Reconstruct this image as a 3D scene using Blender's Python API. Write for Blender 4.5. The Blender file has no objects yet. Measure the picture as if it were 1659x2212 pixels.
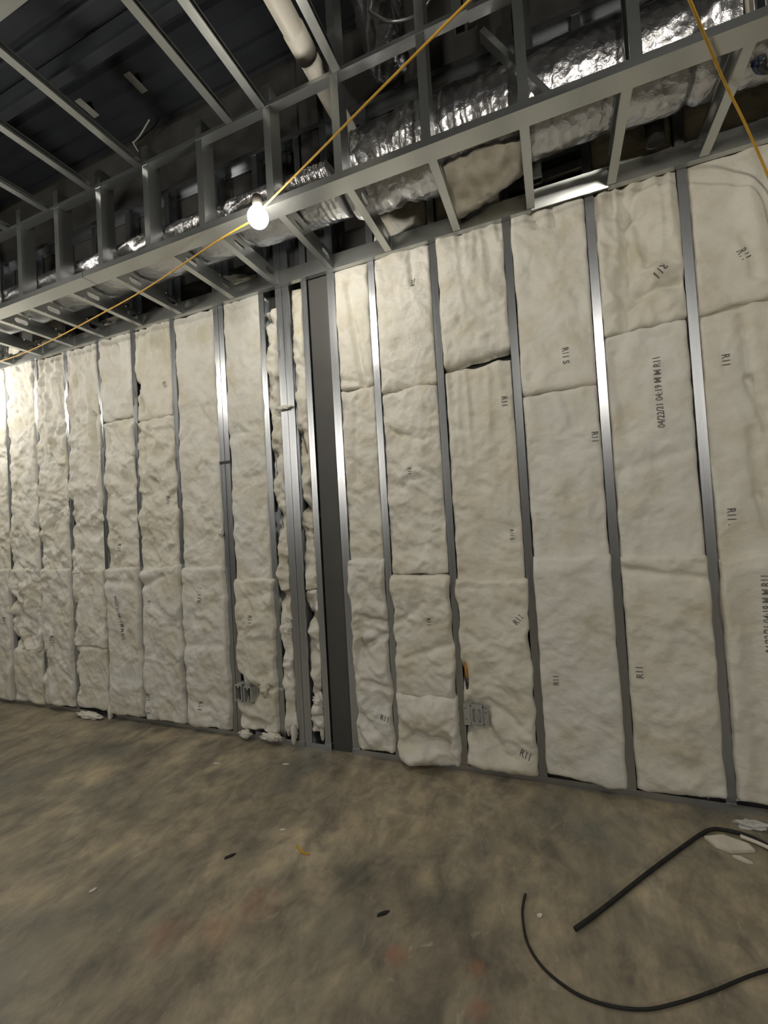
import bpy, bmesh, math, random
import numpy as np
from mathutils import Vector, Matrix

random.seed(7)
S = bpy.context.scene
COL = S.collection

# ------------------------------------------------------------------ camera
cam_d = bpy.data.cameras.new('camera')
cam_d.sensor_fit = 'HORIZONTAL'
cam_d.sensor_width = 36.0
cam_d.lens = 946.86 / 1659.0 * 36.0
cam_d.clip_start = 0.02
cam = bpy.data.objects.new('camera', cam_d)
COL.objects.link(cam)
R_ = Vector((0.92915484, 0.36506056, -0.05832721))
U_ = Vector((0.06447663, -0.00466654, 0.99790831))
F_ = Vector((-0.36402478, 0.93097208, 0.02787382))
m = Matrix((R_, U_, -F_)).transposed().to_4x4()
m.translation = Vector((0.0, -2.48707768, 1.42138312))
cam.matrix_world = m
S.camera = cam

# ------------------------------------------------------------------ world, exposure
w = bpy.data.worlds.new('world')
w.use_nodes = True
w.node_tree.nodes['Background'].inputs[0].default_value = (0.5, 0.55, 0.6, 1)
w.node_tree.nodes['Background'].inputs[1].default_value = 0.02
S.world = w
S.view_settings.view_transform = 'Standard'
S.view_settings.look = 'None'
S.view_settings.exposure = 0.38
S.view_settings.gamma = 1.0
S.view_settings.use_curve_mapping = False
S.cycles.use_light_tree = False
S.cycles.max_bounces = 4
S.cycles.diffuse_bounces = 2
S.cycles.glossy_bounces = 3
S.cycles.adaptive_threshold = 0.02
S.cycles.caustics_reflective = False
S.cycles.caustics_refractive = False

# string-light bulbs: (x, y, z, radiance); one in view, others read off the light, last pair added as fill
BULBS = [
    (-1.262, -0.720, 2.957, 150.0),
    (-4.95, -0.62, 2.90, 360.0),
    (0.53, -2.52, 2.93, 460.0),
    (-4.30, -6.00, 2.93, 1450.0),
    (-3.10, -1.35, 2.93, 240.0),  # added out of view to light the left wall from above
    (3.20, -5.20, 2.93, 1250.0),  # added out of view as even fill on the wall
]
BULB_R = 0.050
BULB_COL = (1.0, 0.94, 0.825)

# ------------------------------------------------------------------ helpers
class MB:
    def __init__(self):
        self.v = []; self.f = []
    def add(self, vs, fs):
        o = len(self.v)
        self.v += [tuple(p) for p in vs]
        self.f += [tuple(i + o for i in f) for f in fs]
        return self
    def box(self, x0, x1, y0, y1, z0, z1, M=None):
        vs = [Vector((x, y, z)) for x in (x0, x1) for y in (y0, y1) for z in (z0, z1)]
        if M is not None: vs = [M @ p for p in vs]
        return self.add(vs, [(0,1,3,2),(4,6,7,5),(0,4,5,1),(2,3,7,6),(0,2,6,4),(1,5,7,3)])
    def prism(self, poly, L, M=None, z0=0.0):
        n = len(poly)
        vs = [Vector((a, b, z0)) for a, b in poly] + [Vector((a, b, z0 + L)) for a, b in poly]
        if M is not None: vs = [M @ p for p in vs]
        fs = [(i, (i+1) % n, n + (i+1) % n, n + i) for i in range(n)]
        fs += [tuple(range(n))[::-1], tuple(range(n, 2*n))]
        return self.add(vs, fs)
    def tube(self, pts, r, seg=10, cap=True):
        pts = [Vector(p) for p in pts]
        rs = r if isinstance(r, (list, tuple)) else [r]*len(pts)
        rings = []; up = Vector((0,0,1)); prev = None
        for i, p in enumerate(pts):
            t = (pts[min(i+1, len(pts)-1)] - pts[max(i-1, 0)]).normalized()
            a = prev if prev is not None else (up if abs(t.dot(up)) < .95 else Vector((1,0,0)))
            n = (a - t*a.dot(t)).normalized(); b = t.cross(n); prev = n
            rings.append([p + (n*math.cos(2*math.pi*k/seg) + b*math.sin(2*math.pi*k/seg))*rs[i] for k in range(seg)])
        vs = [q for ring in rings for q in ring]; fs = []
        for i in range(len(pts)-1):
            for k in range(seg):
                k2 = (k+1) % seg
                fs.append((i*seg+k, i*seg+k2, (i+1)*seg+k2, (i+1)*seg+k))
        if cap:
            fs.append(tuple(range(seg))[::-1]); fs.append(tuple(range((len(pts)-1)*seg, len(pts)*seg)))
        return self.add(vs, fs)
    def lathe(self, prof, seg=20, M=None):
        vs = []; fs = []
        for r, z in prof:
            for k in range(seg):
                a = 2*math.pi*k/seg; vs.append(Vector((r*math.cos(a), r*math.sin(a), z)))
        if M is not None: vs = [M @ p for p in vs]
        for i in range(len(prof)-1):
            for k in range(seg):
                k2 = (k+1) % seg
                fs.append((i*seg+k, i*seg+k2, (i+1)*seg+k2, (i+1)*seg+k))
        fs.append(tuple(range(seg))[::-1]); fs.append(tuple(range((len(prof)-1)*seg, len(prof)*seg)))
        return self.add(vs, fs)
    def mesh(self, name, smooth=False):
        me = bpy.data.meshes.new(name)
        me.from_pydata(self.v, [], self.f); me.update()
        if smooth:
            me.polygons.foreach_set('use_smooth', [True]*len(me.polygons))
        return me
    def build(self, name, mat, parent=None, smooth=False):
        return link(name, self.mesh(name, smooth), mat, parent)

def link(name, me, mat=None, parent=None, loc=None):
    o = bpy.data.objects.new(name, me); COL.objects.link(o)
    if mat is not None and me is not None and not me.materials: me.materials.append(mat)
    if parent is not None: o.parent = parent
    if loc is not None: o.location = loc
    return o

def tag(o, label=None, cat=None, group=None, kind=None):
    if label: o['label'] = label
    if cat: o['category'] = cat
    if group: o['group'] = group
    if kind: o['kind'] = kind
    return o

def thing(name, label, cat, loc=(0,0,0), group=None):
    o = bpy.data.objects.new(name, None); COL.objects.link(o); o.location = loc
    o.empty_display_size = 0.1
    return tag(o, label, cat, group)

def rebase(o, keep):
    """put a part's mesh into its parent's frame (parent sits at keep)"""
    o.location = Vector(o.location) - Vector(keep)
    return o

def spline(pts, n=8):
    pts = [Vector(p) for p in pts]; out = []
    for i in range(len(pts)-1):
        p0, p1, p2, p3 = pts[max(i-1,0)], pts[i], pts[i+1], pts[min(i+2,len(pts)-1)]
        for k in range(n):
            t = k/n
            out.append(0.5*((2*p1)+(p2-p0)*t+(2*p0-5*p1+4*p2-p3)*t*t+(3*p1-p0-3*p2+p3)*t**3))
    out.append(pts[-1]); return out

# numpy gradient noise
_perm = np.random.RandomState(3).permutation(4096)
def gn(x, y, seed=0):
    x = np.asarray(x, float); y = np.asarray(y, float)
    xi = np.floor(x).astype(int); yi = np.floor(y).astype(int); xf = x - xi; yf = y - yi
    def g(ix, iy):
        h = _perm[(_perm[(ix + seed*57) % 4096] + iy + seed*131) % 4096]
        a = h * (2*math.pi/4096.0); return np.cos(a), np.sin(a)
    u = xf*xf*xf*(xf*(xf*6-15)+10); v = yf*yf*yf*(yf*(yf*6-15)+10)
    def d(ox, oy):
        gx, gy = g(xi+ox, yi+oy); return gx*(xf-ox) + gy*(yf-oy)
    a = d(0,0)*(1-u) + d(1,0)*u; b = d(0,1)*(1-u) + d(1,1)*u
    return (a*(1-v) + b*v)*1.5
def fbm(x, y, seed, octv=3, gain=.5):
    s = 0; a = 1
    for i in range(octv):
        s = s + a*gn(x*2**i, y*2**i, seed+i*7); a *= gain
    return s

# ------------------------------------------------------------------ materials
def mat(name, col, rough=.6, metal=0.0):
    M = bpy.data.materials.new(name); M.use_nodes = True
    b = M.node_tree.nodes['Principled BSDF']
    b.inputs['Base Color'].default_value = (*col, 1); b.inputs['Roughness'].default_value = rough
    b.inputs['Metallic'].default_value = metal
    return M, M.node_tree, b
def node(nt, typ, **kw):
    n = nt.nodes.new(typ)
    for k, v in kw.items():
        if hasattr(n, k): setattr(n, k, v)
        else: n.inputs[k].default_value = v
    return n
def noise_tex(nt, scale, detail=4, rough=.5, vec=None, dist=0.0):
    n = node(nt, 'ShaderNodeTexNoise'); n.inputs['Scale'].default_value = scale
    n.inputs['Detail'].default_value = detail; n.inputs['Roughness'].default_value = rough
    n.inputs['Distortion'].default_value = dist
    if vec is not None: nt.links.new(vec, n.inputs['Vector'])
    return n
def coords(nt, scale=(1,1,1), rot=(0,0,0), kind='Object'):
    tc = node(nt, 'ShaderNodeTexCoord'); mp = node(nt, 'ShaderNodeMapping')
    mp.inputs['Scale'].default_value = scale; mp.inputs['Rotation'].default_value = rot
    nt.links.new(tc.outputs[kind], mp.inputs['Vector']); return mp.outputs['Vector']
def ramp(nt, fac, stops):
    r = node(nt, 'ShaderNodeValToRGB')
    while len(r.color_ramp.elements) < len(stops): r.color_ramp.elements.new(0.5)
    for e, (p, c) in zip(r.color_ramp.elements, stops):
        e.position = p; e.color = (*c, 1)
    nt.links.new(fac, r.inputs['Fac']); return r.outputs['Color']
def mixc(nt, fac, a, b, mode='MIX'):
    n = node(nt, 'ShaderNodeMix'); n.data_type = 'RGBA'; n.blend_type = mode
    for s, v in (('Factor', fac), ('A', a), ('B', b)):
        i = [q for q in n.inputs if q.name == s and (q.type == 'RGBA' or s == 'Factor') and q.enabled][0]
        if hasattr(v, 'is_linked'): nt.links.new(v, i)
        elif s == 'Factor': i.default_value = v
        else: i.default_value = (*v, 1)
    return [q for q in n.outputs if q.type == 'RGBA' and q.enabled][0]
def bump(nt, b, height, strength, dist):
    n = node(nt, 'ShaderNodeBump'); n.inputs['Strength'].default_value = strength
    n.inputs['Distance'].default_value = dist
    nt.links.new(height, n.inputs['Height']); nt.links.new(n.outputs['Normal'], b.inputs['Normal'])

def m_batt():
    M, nt, b = mat('fiberglass_wool', (.74,.70,.60), .95)
    v = coords(nt)
    n1 = noise_tex(nt, 5.0, 4, .6, v)
    c = ramp(nt, n1.outputs['Fac'], [(.28, (.58,.54,.425)), (.48, (.67,.65,.585)), (.70, (.73,.72,.675))])
    oi = node(nt, 'ShaderNodeObjectInfo')
    c2 = ramp(nt, oi.outputs['Random'], [(0, (.95,.94,.90)), (.5, (1,1,1)), (1, (.97,.98,1.0))])
    c = mixc(nt, 1.0, c, c2, 'MULTIPLY')
    nt.links.new(c, b.inputs['Base Color'])
    n2 = noise_tex(nt, 34, 2, .55, v); bump(nt, b, n2.outputs['Fac'], .42, .012)
    b.inputs['Sheen Weight'].default_value = .15
    return M
def m_steel(name, col, rough, metal=1.0):
    M, nt, b = mat(name, col, rough, metal)
    v = coords(nt, (1,1,.5))
    n = noise_tex(nt, 70, 2, .5, v)
    c = ramp(nt, n.outputs['Fac'], [(.3, tuple(k*.95 for k in col)), (.7, col)])
    nt.links.new(c, b.inputs['Base Color'])
    r = node(nt, 'ShaderNodeMapRange'); r.inputs['To Min'].default_value = rough-.01; r.inputs['To Max'].default_value = rough+.03
    nt.links.new(n.outputs['Fac'], r.inputs['Value']); nt.links.new(r.outputs['Result'], b.inputs['Roughness'])
    n2 = noise_tex(nt, 5, 2, .5, v); bump(nt, b, n2.outputs['Fac'], .03, .01)
    return M
def m_foil():
    M, nt, b = mat('duct_foil', (.50,.50,.52), .29, 1.0)
    v = coords(nt)
    vo = node(nt, 'ShaderNodeTexVoronoi'); vo.inputs['Scale'].default_value = 30; nt.links.new(v, vo.inputs['Vector'])
    n = noise_tex(nt, 36, 3, .6, v, .8)
    ad = node(nt, 'ShaderNodeMath'); ad.operation = 'ADD'
    nt.links.new(vo.outputs['Distance'], ad.inputs[0]); nt.links.new(n.outputs['Fac'], ad.inputs[1])
    bump(nt, b, ad.outputs[0], .35, .008)
    return M
def m_floor():
    M, nt, b = mat('concrete_slab', (.2,.18,.14), .45)
    v = coords(nt)
    vs = coords(nt, (1.0, .58, 1), (0, 0, math.radians(-28)))
    n1 = noise_tex(nt, 1.9, 6, .68, vs, .5)
    n2 = noise_tex(nt, 8.0, 5, .68, vs, .4)
    n3 = noise_tex(nt, 1.5, 4, .55, v)
    n6 = noise_tex(nt, 4.2, 5, .6, v, .3)
    base = ramp(nt, n1.outputs['Fac'], [(.30, (.145,.131,.100)), (.45, (.245,.216,.162)), (.57, (.325,.280,.203)), (.72, (.47,.415,.315))])
    mid = ramp(nt, n6.outputs['Fac'], [(.32, (.66,.68,.70)), (.5, (1,1,1)), (.66, (1.18,1.15,1.10))])
    fine = ramp(nt, n2.outputs['Fac'], [(.34, (.62,.63,.64)), (.5, (1,1,1)), (.66, (1.35,1.32,1.25))])
    c = mixc(nt, 1.0, base, fine, 'MULTIPLY')
    c = mixc(nt, 1.0, c, mid, 'MULTIPLY')
    teal = ramp(nt, n3.outputs['Fac'], [(.50, (0,0,0)), (.75, (.75,.75,.75))])
    c = mixc(nt, teal, c, (.175,.190,.160))
    # pale scrape marks and plaster dust
    n4 = noise_tex(nt, 19, 5, .7, vs, 1.0)
    dust = ramp(nt, n4.outputs['Fac'], [(.62, (0,0,0)), (.74, (.7,.7,.7))])
    c = mixc(nt, dust, c, (.46,.42,.34))
    # orange layout-paint stains
    sx = node(nt, 'ShaderNodeSeparateXYZ'); nt.links.new(v, sx.inputs[0])
    n5 = noise_tex(nt, 9, 3, .6, v)
    for px, py, rr, k in [(-.585,-1.12,.06,.55),(-.33,-1.08,.05,.35),(-1.22,-1.22,.13,.28),(-1.40,-1.30,.12,.25),(-1.15,-1.08,.12,.22),(-.30,-1.2,.05,.4)]:
        vm = node(nt, 'ShaderNodeVectorMath'); vm.operation = 'DISTANCE'; vm.inputs[1].default_value = (px, py, 0)
        nt.links.new(v, vm.inputs[0])
        mr = node(nt, 'ShaderNodeMapRange'); mr.interpolation_type = 'SMOOTHSTEP'
        mr.inputs['From Min'].default_value = rr; mr.inputs['From Max'].default_value = rr*.2
        mr.inputs['To Max'].default_value = k
        nt.links.new(vm.outputs['Value'], mr.inputs['Value'])
        mu = node(nt, 'ShaderNodeMath'); mu.operation = 'MULTIPLY'; mu.use_clamp = True
        nt.links.new(mr.outputs['Result'], mu.inputs[0])
        m2 = node(nt, 'ShaderNodeMapRange'); m2.inputs['From Min'].default_value = .35; m2.inputs['From Max'].default_value = .6
        nt.links.new(n5.outputs['Fac'], m2.inputs['Value']); nt.links.new(m2.outputs['Result'], mu.inputs[1])
        c = mixc(nt, mu.outputs[0], c, (.42,.14,.07))
    nt.links.new(c, b.inputs['Base Color'])
    r = node(nt, 'ShaderNodeMapRange'); r.inputs['To Min'].default_value = .32; r.inputs['To Max'].default_value = .62
    nt.links.new(n1.outputs['Fac'], r.inputs['Value']); nt.links.new(r.outputs['Result'], b.inputs['Roughness'])
    bump(nt, b, n2.outputs['Fac'], .12, .01)
    return M
def m_noise(name, c0, c1, scale, rough=.7, metal=0, bs=0.0):
    M, nt, b = mat(name, c0, rough, metal); v = coords(nt)
    n = noise_tex(nt, scale, 4, .55, v)
    nt.links.new(ramp(nt, n.outputs['Fac'], [(.35, c0), (.65, c1)]), b.inputs['Base Color'])
    if bs: bump(nt, b, n.outputs['Fac'], bs, .01)
    return M
def m_emit(name, col, s):
    M = bpy.data.materials.new(name); M.use_nodes = True; nt = M.node_tree
    b = nt.nodes['Principled BSDF']
    b.inputs['Base Color'].default_value = (.9,.9,.88,1)
    b.inputs['Emission Color'].default_value = (*col, 1); b.inputs['Emission Strength'].default_value = s
    return M

BATT = m_batt()
STEEL = m_steel('galvanized_steel', (.47,.49,.52), .31, .95)
STEEL2 = m_steel('galvanized_steel_soffit', (.50,.52,.515), .31, .95)
FOIL = m_foil()
FLOOR = m_floor()
INK = m_noise('print_ink', (.10,.10,.10), (.22,.21,.20), 45, .8)
DECK = m_noise('dark_painted_deck', (.042,.049,.060), (.058,.066,.078), 3, .65)
SHEATH = m_noise('dark_sheathing', (.05,.05,.048), (.075,.073,.068), 6, .8)
COLUMN = m_noise('dark_grey_primer', (.060,.060,.058), (.072,.071,.068), 4, .55)
GYP = m_noise('darkened_gypsum_board', (.045,.045,.043), (.06,.06,.055), 2, .9)  # unseen walls, gypsum darkened so the steel reflects a dark room
PVC = m_noise('white_pvc', (.72,.69,.60), (.78,.75,.67), 8, .45)
YELLOW = m_noise('yellow_cable_jacket', (.52,.29,.03), (.62,.37,.04), 20, .5)
BLACK = m_noise('black_rubber', (.010,.010,.010), (.02,.02,.018), 30, .75)
BLACKP = m_noise('black_plastic', (.02,.02,.022), (.03,.03,.03), 15, .4)
GYPC = m_noise('gypsum_core', (.62,.58,.50), (.72,.68,.60), 18, .9, 0, .2)
ORANGE = m_noise('orange_cable_jacket', (.35,.14,.02), (.45,.20,.03), 20, .5)
BLUE = m_noise('blue_cable_jacket', (.03,.05,.14), (.05,.08,.2), 20, .4)
BRASS = m_noise('socket_shell', (.05,.045,.04), (.08,.07,.06), 20, .5)
PLASTIC = m_noise('clear_plastic_scrap', (.50,.50,.48), (.66,.66,.64), 25, .2)
ZINC = m_noise('zinc_box_plate', (.42,.44,.43), (.52,.54,.53), 30, .45, .55)
STICKER = m_noise('paper_sticker', (.55,.55,.53), (.62,.62,.60), 12, .8)
KRAFT = m_noise('duct_jacket_flap', (.50,.47,.40), (.66,.63,.56), 11, .42, .5, .5)

# ------------------------------------------------------------------ floor and room shell
H = 3.05           # soffit underside
XL, XR, YB, ZT = -8.5, 6.0, -8.0, 4.7
tag(MB().box(XL-.1, XR+.1, YB-.1, 0.25, -0.12, 0).build('floor', FLOOR), kind='structure')
tag(MB().box(XL-.1, XL, YB, 0.25, 0, ZT).build('wall_left', GYP), kind='structure')
tag(MB().box(XR, XR+.1, YB, 0.25, 0, ZT).build('wall_right', GYP), kind='structure')
tag(MB().box(XL-.1, XR+.1, YB-.1, YB, 0, ZT).build('wall_front', GYP), kind='structure')

# roof deck, ribs run along the wall
dk = MB(); prof = []; y = YB - .1
while y < 0.30:
    prof += [(y, ZT), (y+.09, ZT), (y+.105, ZT+.04), (y+.14, ZT+.04)]; y += .155
prof += [(y, ZT), (y, ZT+.08), (YB-.1, ZT+.08)]
Mx = Matrix(((0,0,1,0),(1,0,0,0),(0,1,0,0),(0,0,0,1)))
dk.prism(prof, XR-XL+.2, Mx, XL-.1)
ceiling = tag(dk.build('ceiling', DECK), kind='structure')
for yy in (-.55, -1.75, -2.95, -4.15):
    p = MB(); p.box(XL, XR, yy-.002, yy+.002, ZT-.22, ZT); p.box(XL, XR, yy-.06, yy, ZT-.224, ZT-.22)
    p.build('roof_purlin', DECK, ceiling)
for sx, sy in ((-2.61, -.215), (-3.10, -.23)):
    MB().box(sx-.030, sx+.030, sy-.075, sy+.075, ZT-.003, ZT-.001).build('paper_sticker', STICKER, ceiling)
for pts in ([(-2.98,.06,4.62),(-2.86,.02,4.60),(-2.70,-.03,4.62)], [(-2.98,.05,4.62),(-2.97,.13,4.56),(-2.88,.17,4.54),(-2.80,.16,4.56)]):
    MB().tube(spline(pts, 6), .006, 6).build('loose_wire', STICKER, ceiling, True)

# ------------------------------------------------------------------ back wall: sheathing, studs, tracks
wall = MB().box(XL-.1, XR+.1, .100, .13, 0, ZT).build('wall_back', SHEATH)
tag(wall, kind='structure')

def c_profile(F=.041, W=.092, L=.009, t=.0016):
    # a: flange direction (0 = web), b: depth
    return [(0,0),(F,0),(F,L),(F-t,L),(F-t,t),(t,t),(t,W-t),(F-t,W-t),(F-t,W-L),(F,W-L),(F,W),(0,W)]
def stud_mesh(Lz, F=.041):
    mb = MB(); mb.prism(c_profile(F), Lz)
    # pressed stiffening rib on the face flange
    mb.box(F*.40, F*.46, -.0008, 0, 0, Lz); mb.box(F*.62, F*.68, -.0008, 0, 0, Lz)
    return mb.mesh('stud')
ST = stud_mesh(4.05)
ST_W = stud_mesh(4.05, .052)
STUDS = [-5.87,-5.47,-5.06,-4.655,-4.238,-3.837,-3.425,-3.037,-2.622,-2.205,-2.160,-1.808,-0.988,-0.592,-0.172,0.243,0.650,1.057,1.463,1.870]
for x in STUDS:
    link('stud', ST, STEEL, wall, (x, 0, .004))
for x in (-1.672, -1.617): link('stud', ST_W, STEEL, wall, (x, 0, .004))
link('stud', ST, STEEL, wall, (-1.468, 0, .004))
o = link('stud', ST_W, STEEL, wall, (-1.223, 0, .004)); o.scale = (-1, 1, 1)
MB().box(-2.208,-2.117,-.0035,-.0008,1.915,1.935).build('stud_clip', BLACKP, wall)
def track(x0, x1, name, z0, up=1):
    mb = MB(); t = .0016
    poly = [(0,0),(.095,0),(.095,.034),(.095-t,.034),(.095-t,t),(t,t),(t,.034),(0,.034)]
    M = Matrix(((0,0,1,x0),(1,0,0,-.0022),(0,up,0,z0),(0,0,0,1)))
    mb.prism(poly, x1-x0, M)
    return mb.build(name, STEEL, wall)
track(-8.4, -1.62, 'bottom_track', 0); track(-1.615, -1.424, 'bottom_track', 0); track(-1.278, 5.9, 'bottom_track', 0)
track(-8.4, 5.9, 'top_track', 4.058, -1)

# dark steel column standing in the wall
col = MB()
def rrect(x0, x1, y0, y1, r, n=4):
    pts = []
    for cx, cy, a0 in ((x1-r,y1-r,0),(x0+r,y1-r,90),(x0+r,y0+r,180),(x1-r,y0+r,270)):
        for k in range(n+1):
            a = math.radians(a0+90*k/n); pts.append((cx+r*math.cos(a), cy+r*math.sin(a)))
    return pts
col.prism(rrect(-1.424, -1.278, .012, .098, .010), 4.6)
tag(col.build('steel_column', COLUMN), 'tall dark grey steel column set between studs in the insulated wall', 'column')

# ------------------------------------------------------------------ insulation batts
class Surf:
    def __init__(s, xl, xr, zb, zt, seed, face=-.006, rough=1.0, side=.014, seam=.02, slope=0.0, bslope=0.0,
                 fold=0.0, creases=(), bumps=(), wob=.0035, over=0.0, rt=.035, sb=None, soft=1.0):
        s.__dict__.update(locals())
        if sb is None: s.sb = seam
    def edges(s, z):
        k = s.seed
        l = s.xl + s.wob*fbm(z*6, 0*z+.3, k+11, 3)*1.4 - s.over
        r = s.xr + s.wob*fbm(z*6, 0*z+9.7, k+23, 3)*1.4 + s.over
        return l, r
    def top(s, x): return s.zt + s.slope*(x-(s.xl+s.xr)/2) + .010*fbm(x*9, 0*x+2.2, s.seed+5, 3)
    def bot(s, x): return s.zb + s.bslope*(x-(s.xl+s.xr)/2) + .008*fbm(x*9, 0*x+7.2, s.seed+6, 3)
    def y(s, x, z):
        l, r = s.edges(z); zt = s.top(x); zb = s.bot(x); k = s.seed
        rnd = lambda c: np.sqrt(np.clip(1-(1-np.clip(c, 0, 1))**2, 0, 1))
        es = rnd(np.minimum(x-l, r-x)/.022); et = rnd((zt-z)/s.rt); eb = rnd((z-zb)/s.rt)
        # soft pillows, diagonal drags, and small fibre lumps
        wx = x + .03*gn(x*5, z*5, k+71); wz = z + .05*gn(x*4, z*4, k+72)
        n = -.015*gn(wx*3.4, wz*2.4, k) - .013*gn(wx*7.5+wz*2.5, wz*6, k+1) - .008*gn(wx*15+wz*6, wz*13, k+2) - .0042*gn(wx*30, wz*27, k+3) - .0016*gn(x*60, z*55, k+4)
        n = n + .013*(np.sqrt(gn(wx*6-wz*2, wz*7, k+31)**2+.02)-.35)*s.soft
        n = n*s.rough
        if s.fold: n = n + s.fold*np.abs(gn(x*13, z*1.3, k+51))*np.clip((z-(s.zb+.35*(s.zt-s.zb)))/(.6*(s.zt-s.zb)), 0, 1)
        y = s.face + s.side*(1-es) + s.seam*(1-et) + s.sb*(1-eb) + n*(.25+.75*es)
        for x1, z1, x2, z2, d, wd in s.creases:
            dx, dz = x2-x1, z2-z1; L2 = dx*dx+dz*dz
            t = np.clip(((x-x1)*dx+(z-z1)*dz)/L2, 0, 1)
            q = np.hypot(x-(x1+t*dx), z-(z1+t*dz)) + .010*gn(x*20, z*20, k+61)
            y = y + d*np.exp(-(q/wd)**2)
        for bx, bz, bw, bh, d in s.bumps:
            y = y - d*np.exp(-((x-bx)/bw)**2-((z-bz)/bh)**2)
        return np.minimum(y, .085)
    def mesh(s, step=.0085):
        nu = max(8, int((s.xr-s.xl)/step)); nv = max(8, int((s.zt-s.zb)/step))
        U, V = np.meshgrid(np.linspace(0,1,nu), np.linspace(0,1,nv))
        # cluster rows towards the borders for round edges
        U = U + .02*np.sin(2*np.pi*U)*-1; 
        z0 = s.zb + V*(s.zt-s.zb); l, r = s.edges(z0); X = l + (r-l)*U
        Z = s.bot(X) + V*(s.top(X)-s.bot(X))
        Y = s.y(X, Z)
        vs = np.stack([X, Y, Z], -1).reshape(-1, 3)
        idx = np.arange(nu*nv).reshape(nv, nu)
        q = np.stack([idx[:-1,:-1], idx[:-1,1:], idx[1:,1:], idx[1:,:-1]], -1).reshape(-1, 4)
        faces = [tuple(a) for a in q.tolist()]
        border = list(idx[0,:]) + list(idx[1:,-1]) + list(idx[-1,-2::-1]) + list(idx[-2:0:-1,0])
        n0 = len(vs)
        bk = vs[border].copy(); bk[:,1] = np.maximum(bk[:,1]+.004, .088)
        allv = np.concatenate([vs, bk]); nb = len(border)
        for i in range(nb):
            j = (i+1) % nb
            faces.append((int(border[i]), n0+i, n0+j, int(border[j])))
        faces.append(tuple(range(n0, n0+nb)))
        me = bpy.data.meshes.new('insulation_batt'); me.from_pydata(allv.tolist(), [], faces); me.update()
        sm = [True]*len(faces); sm[-1] = False
        me.polygons.foreach_set('use_smooth', sm)
        return me

def text_mesh(txt, size, stretch):
    cu = bpy.data.curves.new('t', 'FONT'); cu.body = txt; cu.size = size; cu.resolution_u = 3
    cu.fill_mode = 'FRONT'; cu.offset = size*.012
    ob = bpy.data.objects.new('t', cu); COL.objects.link(ob)
    dg = bpy.context.evaluated_depsgraph_get(); ev = ob.evaluated_get(dg)
    me = ev.to_mesh()
    v = np.array([p.co[:2] for p in me.vertices]).reshape(-1, 2); f = [tuple(p.vertices) for p in me.polygons]
    ev.to_mesh_clear(); bpy.data.objects.remove(ob); bpy.data.curves.remove(cu)
    v[:,0] *= stretch
    v -= (v.max(0)+v.min(0))/2
    return v, f
_tc = {}
def printed(s, parent, txt, x, z, cw=True, size=.044, stretch=.85, tilt=0.0):
    key = (txt, size, stretch)
    if key not in _tc: _tc[key] = text_mesh(txt, size, stretch)
    v, f = _tc[key]
    if cw: X, Z = v[:,1], -v[:,0]
    else:  X, Z = -v[:,1], v[:,0]
    c, sn = math.cos(tilt), math.sin(tilt)
    X, Z = x + X*c - Z*sn, z + X*sn + Z*c
    Y = s.y(X, Z) - .0028
    me = bpy.data.meshes.new('printed_lettering')
    me.from_pydata(np.stack([X, Y, Z], -1).tolist(), [], f); me.update()
    return link('printed_lettering', me, INK, parent)

def batt(label, s, prints=(), step=.0085, group='insulation batts in the stud wall'):
    if 1.0 < s.zb < 1.25 and s.seed != 296: s.sb = 0.0; s.zb -= .035     # tucked behind the batt below
    if 1.0 < s.zt < 1.25: s.seam = .042; s.rt = .026; s.face -= .012      # proud upper edge
    if s.seed == 347: s.seam = .03
    if s.seed == 364: s.sb = .035; s.rt = .05
    o = link('insulation_batt', s.mesh(step), BATT)
    tag(o, label, 'insulation', group)
    for p in prints: printed(s, o, *p[:3], **(p[3] if len(p) > 3 else {}))
    return o

ORD = ['first','second','third','fourth','fifth','sixth','seventh','eighth','ninth','tenth']
LONG = '04/22/21 04:19 M M R11'
# right of the column: bay edges between stud flanges
R = [(-1.223,-.990),(-.945,-.594),(-.549,-.174),(-.129,.241),(.286,.648),(.693,1.055),(1.10,1.461)]
def rl(i, lv): return f'{lv} white insulation batt in the {ORD[i]} stud bay right of the dark column'
sd = [100]
def nx(): sd[0] += 17; return sd[0]
# bay 1
batt(rl(0,'lowest'), Surf(*R[0], .05, 1.215, 211, face=-.022, rough=1.5, creases=[(-1.17,.87,-1.0,.83,.03,.016),(-1.16,.67,-1.0,.76,.035,.018),(-1.2,.5,-1.16,.75,.03,.02),(-1.16,.47,-1.0,.44,.02,.02)], bumps=[(-1.1,.75,.07,.05,.02),(-1.08,.55,.08,.06,.022),(-1.12,1.15,.1,.05,.02),(-1.12,.12,.06,.05,.02)], wob=.012),
     [('R11', -1.033, .262, dict(tilt=1.4))])
batt(rl(0,'middle'), Surf(*R[0], 1.20, 2.285, 228, face=.002, rough=1.0, creases=[(-1.12,2.2,-1.15,1.7,.02,.02)]))
batt(rl(0,'topmost'), Surf(*R[0], 2.285, 3.075, 245, face=-.004, rough=.8, creases=[(-1.13,2.95,-1.06,2.30,.03,.022),(-1.2,2.35,-1.08,2.3,.02,.02)]))
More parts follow.
